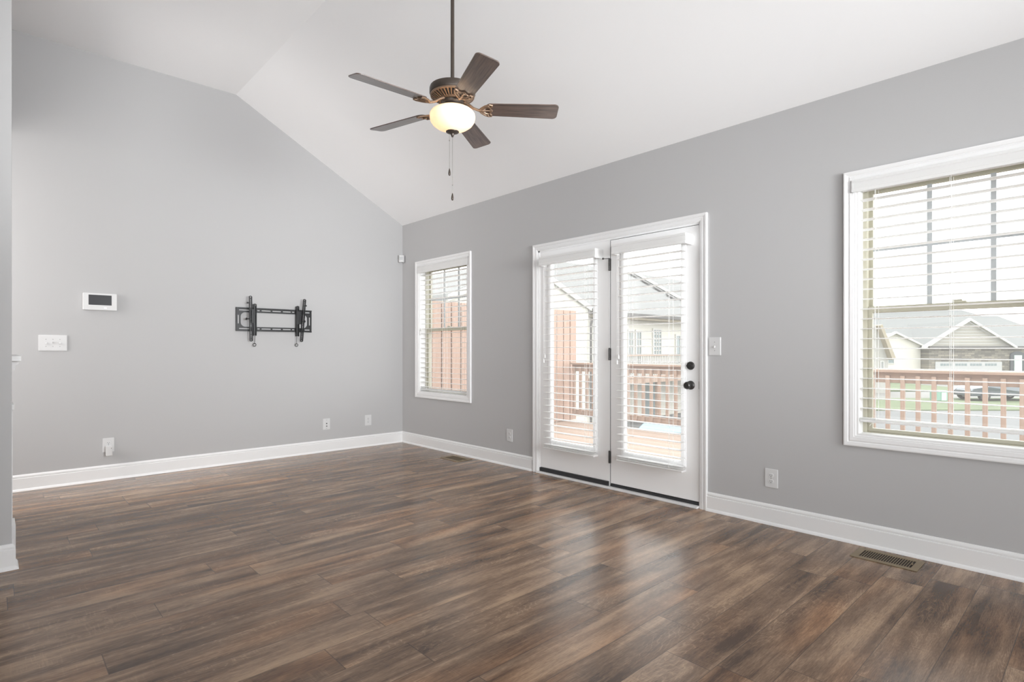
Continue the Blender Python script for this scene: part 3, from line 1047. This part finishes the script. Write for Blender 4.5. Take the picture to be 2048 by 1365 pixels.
# open glass bowl
prof_o = [(.106, -.013), (.117, -.016), (.132, -.026), (.140, -.038), (.142, -.051), (.141, -.064), (.136, -.081), (.123, -.100), (.098, -.118), (.066, -.131), (.030, -.139), (.006, -.140)]
prof_i = [(r - .004 if r > .02 else r, z + .0035) for r, z in prof_o[::-1]]
B().lathe(prof_o + prof_i, seg=64).make('light_bowl', 'bowl_glass', T, smooth=True)
B().lathe([(.006, -.110), (.006, -.141), (.030, -.1415), (.041, -.145), (.040, -.149), (.028, -.154), (.012, -.159), (.0095, -.170), (.0065, -.172), (.0065, -.178), (.001, -.179)], seg=36).make('bowl_finial', 'fan_bronze', T, smooth=True)
for i, a in enumerate((20, 200)):
    d = bpy.data.lights.new('bulb_light', 'POINT')
    d.energy = 11
    d.color = (1.0, 0.80, 0.58)
    d.shadow_soft_size = .022
    o = bpy.data.objects.new('bulb_light', d); C.objects.link(o); o.parent = T
    ang = R(a - 42.9)
    o.location = (.062 * math.cos(ang), .062 * math.sin(ang), -.050)
# blades
PITCH = -13
def blade_outline(r0, r1, w0, w1):
    pts = []
    n = 8
    def corner(cx, cy, rr, a0):
        for k in range(n + 1):
            a = R(a0 + 90 * k / n)
            pts.append((cx + rr * math.cos(a), cy + rr * math.sin(a)))
    corner(r1 - .028, w1 - .028, .028, 0)
    corner(r0 + .035, w0 - .035, .035, 90)
    corner(r0 + .035, -w0 + .035, .035, 180)
    corner(r1 - .028, -w1 + .028, .028, 270)
    return pts
for k in range(5):
    ang = R(249.55 - 72 * k)
    mt = Matrix.Rotation(ang, 4, 'Z') @ Matrix.Rotation(R(PITCH), 4, 'X')
    b = B()
    b.prism(blade_outline(.205, .662, .058, .069), 2, -.003, .003)
    bl = b.make('blade', 'blade_wood', T, bevel=.0012)
    bl.matrix_local = mt
    # ornate iron: arm from hub, scrolled plate under the blade root
    b = B()
    arm = []
    b.tube([(.070, 0, .045), (.100, 0, .030), (.130, 0, .006), (.165, 0, -.008), (.200, 0, -.009)], [.011, .0095, .008, .008, .007], 10)
    for s in (1, -1):
        b.tube([(.165, 0, -.008), (.180, .020 * s, -.008), (.200, .040 * s, -.008), (.228, .055 * s, -.008), (.246, .051 * s, -.008), (.244, .038 * s, -.008), (.232, .030 * s, -.008), (.236, .014 * s, -.008), (.248, 0, -.008)], [.006, .007, .0065, .006, .006, .0055, .0055, .0055, .006], 8)
        b.tube([(.180, 0, -.008), (.195, .018 * s, -.008), (.215, .030 * s, -.008), (.232, .030 * s, -.008)], .0045, 8)
        b.lathe([(.0075, -.012), (.006, -.014), (.001, -.0145)], (.222, .042 * s, 0), 12)
    b.tube([(.165, 0, -.008), (.248, 0, -.008)], .0045, 8)
    ir = b.make('blade_iron', 'fan_copper_edge', bl, smooth=True)
# pull chains
for (dx, dy, zt, zb) in ((-.014, .012, -.140, -.376), (0, 0, -.178, -.530)):
    b = B()
    b.tube([(dx, dy, zt), (dx, dy, zb)], .0012, 6)
    b.lathe([(.0024, .004), (.0032, 0), (.0024, -.004)], (dx, dy, zt - .30 * (1 if zt < -.15 else .2)), 10)
    ch = b.make('pull_chain', 'chain_metal', T)
    b = B()
    b.lathe([(.0015, .022), (.003, .018), (.0065, .002), (.0078, -.010), (.0070, -.018), (.004, -.023), (.001, -.0245)], (dx, dy, zb - .020), 16)
    b.make('pull_fob', 'fan_bronze', ch, smooth=True)

# ================================================================== OUTDOORS
DZ = -.012
# deck
tag(B().box(3.955, 7.10, -2.5, 6.33, DZ - .10, DZ).make('deck_floor', 'deck_wood'), kind='structure')
XR = 7.0
T = thing('deck_railing', 'reddish cedar deck railing with square balusters beyond the doors and large window', 'railing', (XR, 2.0, DZ))
def rb():
    return B(Matrix.Translation((-XR, -2.0, -DZ)))
b = rb(); b.box(XR - .07, XR + .07, -2.5, 6.06, .925, .955); b.make('rail_cap', 'cedar_rail', T, bevel=.004)
b = rb(); b.box(XR - .019, XR + .019, -2.5, 6.06, .815, .9245); b.make('top_rail', 'cedar_rail', T, bevel=.003)
b = rb(); b.box(XR - .019, XR + .019, -2.5, 6.06, .105, .190); b.make('bottom_rail', 'cedar_rail', T, bevel=.003)
base = None
y = .572 - .1323 * 23
while y < 6.0:
    if base is None:
        b = B(); b.box(-.019, .019, -.019, .019, 0, .784)
        base = b.make('baluster', 'cedar_post', T, bevel=.002)
        o = base
    else:
        o = base.copy(); C.objects.link(o); o.parent = T
    o.location = (.0385 - .0765, y - 2.0, .108 - DZ)
    y += .1323
for yy in (-2.44, 3.62):
    b = rb(); b.box(XR + .0195, XR + .11, yy - .045, yy + .045, -1.99, .924); b.make('rail_post', 'cedar_post', T)
# privacy screen of vertical boards at the end of the deck
YP = 6.16
T = thing('privacy_screen', 'tall cedar privacy screen of vertical boards at the deck end', 'fence', (5.6, YP, DZ))
pb = None
xs0 = 4.05
k = 0
x = 7.185 - .163 * 20
while x < 7.19:
    if x - .145 > 3.96:
        if pb is None:
            b = B(); b.box(-.0715, .0715, -.012, .012, .0, 1.815)
            pb = b.make('screen_board', 'cedar_board', T, bevel=.002); o = pb
        else:
            o = pb.copy(); C.objects.link(o); o.parent = T
        o.location = (x - .0725 - 5.6, 0, .012)
    x += .163
x = 7.185 - .163 * 18
while x < 7.1:
    o = pb.copy(); C.objects.link(o); o.parent = T
    o.location = (x + .009 - 5.6, .0645, .012)
    x += .163
for z in (.25, 1.0, 1.7):
    b = B(); b.box(-1.6, 1.585, .0125, .05, z - .045, z + .045); b.make('screen_rail', 'cedar_board', T)

# ground
GZ = -2.0
tag(B().box(4.2, 140, -120, 140, GZ - .3, GZ).make('ground', 'asphalt'), kind='structure')
tag(B().box(4.2, 13.5, 8.2, 60, GZ, GZ + .04).make('neighbor_yard', 'grass'), kind='structure')

# street frame: across the street, lined up along the road (rotated)
TH = R(-42.9)
def SM():
    return Matrix.Rotation(TH, 4, 'Z')
def sthing(name, label, cat, r, d, z=GZ, group=None):
    p = SM() @ Vector((r, d, z))
    return thing(name, label, cat, p, TH, group)
def strip(name, m, r0, r1, d0, d1, z0, z1):
    b = B(SM()); b.box(r0, r1, d0, d1, z0, z1)
    return tag(b.make(name, m), kind='structure')
strip('verge', 'grass', 14, 90, 29.0, 36.0, GZ, GZ + .06)
strip('road', 'concrete', 8, 90, 36.05, 41.0, GZ, GZ + .05)
strip('front_lawn', 'grass', 14, 36.0, 42.2, 53, GZ, GZ + .10)
strip('side_lawn', 'grass', 45.5, 90, 42.2, 53, GZ, GZ + .10)
strip('driveway', 'concrete', 36.05, 45.4, 41.05, 53, GZ, GZ + .07)
strip('near_drive', 'concrete', 25.5, 60, 20, 24.6, GZ, GZ + .03)

def gable(T, name, m, w, z0, ze, zp, y0, y1, x0=0.0, parent=None):
    b = B(); b.prism([(x0 - w / 2, z0), (x0 + w / 2, z0), (x0 + w / 2, ze), (x0, zp), (x0 - w / 2, ze)], 1, y0, y1)
    return b.make(name, m, T)
def rake(T, w, ze, zp, y0, y1, x0=0.0, t=.16, over=.35, name='rake_board', m='fascia_white'):
    sl = (zp - ze) / (w / 2)
    w2 = w / 2 + over
    zl = zp - sl * w2
    b = B(); b.prism([(x0 - w2, zl), (x0, zp), (x0 + w2, zl), (x0 + w2, zl + t), (x0, zp + t * 1.1), (x0 - w2, zl + t)], 1, y0, y1)
    return b.make(name, m, T)
def roof(T, w, ze, zp, y0, y1, x0=0.0, over=.4, t=.12, lift=.17):
    sl = (zp - ze) / (w / 2)
    w2 = w / 2 + over
    zl = zp - sl * w2 + lift
    b = B(); b.prism([(x0 - w2, zl), (x0, zp + lift), (x0 + w2, zl), (x0 + w2, zl + t), (x0, zp + lift + t), (x0 - w2, zl + t)], 1, y0, y1)
    return b.make('roof', 'shingle', T)
def hwin(T, x, z, w_, h_, y, name='window', cols=2, rows=2):
    b = B(); b.ring(rect(x - w_ / 2 - .07, x + w_ / 2 + .07, z - .07, z + h_ + .07), rect(x - w_ / 2, x + w_ / 2, z, z + h_), 1, y - .06, y + .02)
    for k in range(1, cols):
        b.box(x - w_ / 2 + w_ * k / cols - .018, x - w_ / 2 + w_ * k / cols + .018, y - .04, y - .02, z, z + h_)
    for k in range(1, rows):
        b.box(x - w_ / 2, x + w_ / 2, y - .04, y - .02, z + h_ * k / rows - .02, z + h_ * k / rows + .02)
    f = b.make(name, 'fascia_white', T)
    b = B(); b.box(x - w_ / 2, x + w_ / 2, y - .015, y - .005, z, z + h_); b.make('window_glass', 'outside_glass', f)

# scale: depth 52 m at the facades
K = 52 / 1118
def PX(px): return (px - 1024) * K
def PZ(py): return 1.165 + (700 - py) * K
# garage house (stone front, white gable)
gx = PX(1936)
T = sthing('garage_house', 'house across the street with stone front and white garage door', 'house', gx, 52)
z0 = 0
def rel(px): return PX(px) - gx
def rz(py): return PZ(py) - GZ
b = B(); b.box(rel(1858), rel(2078), 0, 12, 0, rz(697)); b.make('stone_wall', 'stone', T)
b = B(); b.prism([(rel(1856), rz(696.8)), (rel(2028), rz(696.8)), (rel(1936), rz(643))], 1, .02, .3); b.make('gable_siding', 'siding_white', T)
b = B(); b.prism([(rel(1851), rz(696.5)), (rel(2031), rz(696.5)), (rel(1937), rz(642))], 1, .31, 9); b.make('gable_roof', 'shingle', T)
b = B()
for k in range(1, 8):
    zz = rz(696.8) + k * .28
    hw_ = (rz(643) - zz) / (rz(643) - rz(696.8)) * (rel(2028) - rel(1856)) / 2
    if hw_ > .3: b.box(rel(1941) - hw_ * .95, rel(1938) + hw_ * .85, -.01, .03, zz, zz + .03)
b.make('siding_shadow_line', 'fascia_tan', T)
rake(T, rel(2020) - rel(1852), rz(693), rz(640) - .1, -.4, -.05, x0=rel(1935), over=.4, t=.22)
b = B(); b.box(rel(1856), rel(2078), -.25, .0, rz(697.5), rz(693)); b.make('eave_fascia', 'gutter_dark', T)
b = B(); b.box(rel(1870), rel(2003), -.06, 0, 0, rz(724)); g = b.make('garage_door', 'garage_white', T)
for k in range(4):
    b = B()
    xa = rel(1880) + k * (rel(1999) - rel(1880)) / 4
    for j in range(4):
        b.box(xa + j * .28, xa + j * .28 + .22, -.075, -.055, rz(732), rz(727.5))
    b.make('door_window', 'outside_glass', g)
b = B(); pts = [(rel(2019), 0), (rel(2047), 0), (rel(2047), rz(712))]
for k in range(9):
    a = PI * k / 8
    pts.append((rel(2033) + (rel(2047) - rel(2033)) * math.cos(a), rz(712) + (rz(703) - rz(712)) * math.sin(a)))
pts.append((rel(2019), rz(712)))
b.prism(pts, 1, -.12, 0); e = b.make('entry_arch', 'stone_dark', T)
b = B(); b.box(rel(2026), rel(2041), -.16, -.121, 0, rz(711)); b.make('entry_door', 'box_pale', e)
b = B(); b.prism([(1.2, rz(696)), (11, rz(618)), (21, rz(696))], 0, rel(1795), rel(2200)); b.make('roof', 'shingle', T)
b = B(); b.prism([(5, rz(668)), (16, rz(596)), (26, rz(668))], 0, rel(1885), rel(2200)); b.make('rear_roof', 'shingle', T)

# cream gabled house left of it
gx2 = PX(1803)
T = sthing('cream_house', 'cream sided house with a gable and one small window across the street', 'house', gx2, 53)
def rel2(px): return PX(px) - gx2
gable(T, 'wall', 'siding_cream', rel2(1857) * 2, 0, rz(693), rz(666), 0, 10)
rake(T, rel2(1857) * 2, rz(693), rz(667), -.35, -.02, over=.25, t=.17)
hwin(T, rel2(1796), rz(727), .52, rz(705) - rz(727), 0, cols=1, rows=2)
b = B(); b.prism([(4, rz(694)), (13, rz(636)), (24, rz(694))], 0, rel2(1700), rel2(1858)); b.make('roof', 'shingle', T)
b = B(); b.box(rel2(1782), rel2(1787), -.5, -.1, rz(714), rz(711)); b.make('wall_lamp', 'gutter_dark', T)

# nearer pale house at the far left of the large window
K3 = 40 / 1118
gx3 = (1760 - 1024) * K3
T = sthing('white_house', 'pale white house gable end at the left edge of the large window', 'house', gx3, 40)
def rel3(px): return (px - 1760) * K3
def rz3(py): return 1.165 + (700 - py) * K3 - GZ
b = B(); b.prism([(rel3(1640), 0), (rel3(1776), 0), (rel3(1776), rz3(718)), (rel3(1752), rz3(650)), (rel3(1640), rz3(640))], 1, 0, 1.5); b.make('wall', 'siding_white', T)
b = B(); b.prism([(rel3(1751), rz3(652)), (rel3(1756), rz3(650)), (rel3(1782), rz3(716)), (rel3(1776), rz3(720))], 1, -.5, 1.5); b.make('rake_board', 'fascia_tan', T)
hwin(T, rel3(1763.5), rz3(737), .15, rz3(724) - rz3(737), 0, cols=2, rows=1)

# parked cars
def car(label, M_, body, L_=4.5, W_=1.8, H=1.42, name='car'):
    T = thing(name, label, 'car')
    T.matrix_world = M_
    pts = [(-L_ / 2, .30), (-L_ / 2 + .02, .62), (-L_ / 2 + .15, .76), (-L_ / 2 + 1.05, .88), (-.55, H - .06), (-.20, H), (.75, H), (1.25, H - .08), (L_ / 2 - .55, .98), (L_ / 2 - .05, .90), (L_ / 2, .62), (L_ / 2 - .04, .30)]
    def loft(b, pts, inset):
        n = len(pts)
        def loop(y, sc):
            return [b._v((x, y * (1 - (.14 if z > 1.0 else 0) * sc), z)) for x, z in pts]
        a, c = loop(-W_ / 2 + inset, 1), loop(W_ / 2 - inset, 1)
        b._f(a); b._f(c[::-1])
        for i in range(n):
            b._f([a[i], a[(i + 1) % n], c[(i + 1) % n], c[i]])
    b = B(); loft(b, pts, 0); b.make('car_body', body, T, bevel=.03)
    b = B()
    g = [(-.98, .93), (-.50, H - .10), (-.18, H - .06), (.72, H - .06), (1.18, H - .13), (L_ / 2 - .66, 1.0)]
    n = len(g)
    for s in (1, -1):
        v = [b._v((x, s * (W_ / 2 * (1 - .14 * max(0, min(1, (z - .9) * 8)) ) + .004), z)) for x, z in g]
        b._f(v)
    b.make('side_glass', 'car_glass', T)
    for (xa, za, xb, zb) in ((-.62, H - .085, -1.12, .90), (1.32, H - .10, L_ / 2 - .60, 1.0)):
        b = B()
        y = W_ / 2 * .80
        off = .02
        v = [b._v((xa, -y, za + off)), b._v((xa, y, za + off)), b._v((xb, y, zb + off)), b._v((xb, -y, zb + off))]
        b._f(v); b.make('windscreen', 'car_glass', T)
    for x in (-L_ / 2 + .85, L_ / 2 - .85):
        for s in (1, -1):
            b = B(); b.lathe([(.20, -.10), (.31, -.11), (.32, -.08), (.32, .08), (.31, .11), (.20, .10)], (x, s * (W_ / 2 - .10), .32), 24, axis=1)
            wl = b.make('wheel', 'tyre', T, smooth=True)
            b = B(); b.lathe([(.19, -.115), (.19, .115)], (x, s * (W_ / 2 - .10), .32), 20, axis=1); b.make('wheel_hub', 'chain_metal', wl)
    b = B()
    for s in (1, -1):
        b.box(-L_ / 2 - .004, -L_ / 2 + .12, s * (W_ / 2 - .35) - .16, s * (W_ / 2 - .35) + .16, .60, .72)
    b.make('headlight', 'button_white', T)
    return T
car('dark grey parked car beyond the deck railing on the street', SM() @ Matrix.Translation((30.0, 34.6, GZ + .061)), 'car_dark', 4.6)
car('blue parked car below the deck seen under the railing', Matrix.Translation((12.2, 7.1, GZ + .001)) @ Matrix.Rotation(R(200), 4, 'Z'), 'car_blue')
# utility box
T = sthing('utility_box', 'green utility cabinet on the grass verge by the street', 'utility box', PX(1887) * 34 / 52, 34.0, GZ + .06)
b = B(); b.box(-.40, .40, 0, .6, 0, .55); b.make('cabinet', 'box_green', T, bevel=.03)
b = B(); b.box(-.43, .43, -.03, .63, .55, .60); b.make('cabinet_lid', 'box_green', T, bevel=.02)
b = B(); b.box(-.14, .16, -.04, -.001, .02, .50); b.make('cabinet_door', 'box_pale', T)

# neighbour house seen through the doors
YN = 14.8
T = thing('neighbor_house', 'cream sided neighboring house with grey roof seen through the patio doors', 'house', (24, YN, GZ))
def nb():
    return B(Matrix.Translation((-24, -YN, -GZ)))
b = nb()
b.box(17.5, 42, YN, YN + 9, GZ, 2.70)
for k in range(24):
    z = -.1 + k * .12
    b.box(17.5, 42, YN - .012, YN, z, z + .015)
b.make('wall', 'siding_cream', T)
b = nb(); b.prism([(YN - .5, 2.75), (YN + 4.7, 5.75), (YN + 10, 2.75), (YN + 10, 2.62), (YN - .5, 2.62)], 0, 17.2, 42.5); b.make('roof', 'shingle_light', T)
b = nb(); b.box(17.2, 42.5, YN - .62, YN - .5, 2.60, 2.75); b.make('gutter', 'gutter_dark', T)
b = nb(); b.box(17.2, 42.5, YN - .5, YN - .02, 2.50, 2.615); b.make('soffit', 'fascia_tan', T)
# front gable wing
b = nb(); b.prism([(10.4, GZ), (17.1, GZ), (17.1, 2.72), (13.75, 4.12), (10.4, 2.72)], 1, 14.0, 22)
for k in range(36):
    z = -.1 + k * .12
    hw_ = 3.35 if z < 2.7 else 3.35 * (4.12 - z) / 1.4
    if hw_ > .2:
        b.box(13.75 - hw_, 13.75 + hw_, 13.99, 14.0, z, z + .014)
b.make('gable_wall', 'siding_cream', T)
sl = 1.4 / 3.35
e = 3.45
b = nb(); b.prism([(13.75 - e, 4.12 - sl * e), (13.75, 4.12), (13.75 + e, 4.12 - sl * e), (13.75 + e, 4.12 - sl * e + .2), (13.75, 4.32), (13.75 - e, 4.12 - sl * e + .2)], 1, 13.90, 13.985); b.make('rake_board', 'fascia_white', T)
b = nb(); b.prism([(13.75 - e, 4.14 - sl * e), (13.75, 4.14), (13.75 + e, 4.14 - sl * e), (13.75 + e, 4.14 - sl * e + .2), (13.75, 4.34), (13.75 - e, 4.14 - sl * e + .2)], 1, 13.986, 22); b.make('gable_roof', 'shingle_light', T)
b = nb(); b.box(17.2, 17.62, 13.75, 14.0, 2.60, 2.78); b.make('gutter_end', 'gutter_dark', T)
b = nb(); b.tube([(17.5, 13.85, 2.6), (17.42, 13.86, 2.5), (17.24, 13.92, 2.34), (17.16, 13.93, 2.15), (17.16, 13.93, GZ + .1)], .05, 8); b.make('downspout', 'gutter_dark', T)
# raised edge and dark strips running down the main roof slope
def slope(t):
    return 19.45 - 3.1 * t, 5.78 - 1.79 * t
b = nb()
(ya, za), (yb, zb) = slope(0), slope(1.25)
b.prism([(ya, za), (yb, zb), (yb, zb + .10), (ya, za + .10)], 0, 27.75, 28.0); b.make('roof_edge', 'fascia_white', T)
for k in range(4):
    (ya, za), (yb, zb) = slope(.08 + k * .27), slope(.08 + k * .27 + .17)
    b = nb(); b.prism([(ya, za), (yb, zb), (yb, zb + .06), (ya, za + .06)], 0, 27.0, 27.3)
    b.make('roof_strip', 'gutter_dark', T)
b = nb(); b.tube([(24.7, YN + 4.15, 5.2), (24.7, YN + 4.15, 5.9)], .09, 10); b.make('vent_pipe', 'fascia_white', T)
def nwin(x, z, w_, h_, cols, rows, name='window'):
    b = nb(); b.ring(rect(x - w_ / 2 - .08, x + w_ / 2 + .08, z - .08, z + h_ + .08), rect(x - w_ / 2, x + w_ / 2, z, z + h_), 1, YN - .06, YN + .02)
    for k in range(1, cols):
        b.box(x - w_ / 2 + w_ * k / cols - .02, x - w_ / 2 + w_ * k / cols + .02, YN - .05, YN - .03, z, z + h_)
    for k in range(1, rows):
        b.box(x - w_ / 2, x + w_ / 2, YN - .05, YN - .03, z + h_ * k / rows - .02, z + h_ * k / rows + .02)
    f = b.make(name, 'fascia_white', T)
    b = nb(); b.box(x - w_ / 2, x + w_ / 2, YN - .025, YN - .013, z, z + h_); b.make('window_glass', 'outside_glass', f)
nwin(23.15, .95, .62, 1.15, 3, 6)
nwin(21.0, .05, .34, 1.95, 2, 3, 'patio_door')
nwin(21.62, .05, .34, 1.95, 2, 3, 'patio_door')
nwin(25.2, .05, .7, 1.8, 2, 1, 'patio_door')
nwin(26.3, .05, .7, 1.8, 2, 1, 'patio_door')
b = nb(); b.box(18.6, 20.4, YN - .05, YN - .013, GZ, -.45); b.make('basement_door', 'gutter_dark', T)
b = nb(); b.box(22.0, 23.0, YN - .05, YN - .013, GZ, -.35); b.make('basement_window', 'outside_glass', T)
# their deck
T = thing('neighbor_deck', 'raised wooden deck with thin white balusters on the neighboring house', 'deck', (21, 13.2, GZ))
def nd():
    return B(Matrix.Translation((-21, -13.2, -GZ)))
b = nd(); b.box(18.0, 28.5, 13.1, YN - .02, -.20, -.02); b.make('deck_platform', 'deck_wood', T)
b = nd(); b.box(18.0, 28.5, 13.13, 13.27, .91, .955); b.make('rail_cap', 'cedar_rail', T)
b = nd(); b.box(18.0, 28.5, 13.16, 13.24, .03, .08); b.make('bottom_rail', 'cedar_rail', T)
base = None
for k in range(81):
    if base is None:
        b = B(); b.box(-.018, .018, -.018, .018, 0, .83); base = b.make('baluster', 'fascia_white', T); o = base
    else:
        o = base.copy(); C.objects.link(o); o.parent = T
    o.location = (18.05 + k * .13 - 21, 0, .08 - GZ)
for x in (18.1, 20.9, 23.7, 26.5):
    b = nd(); b.box(x - .06, x + .06, 13.28, 13.40, GZ, -.201); b.make('deck_post', 'cedar_post', T)
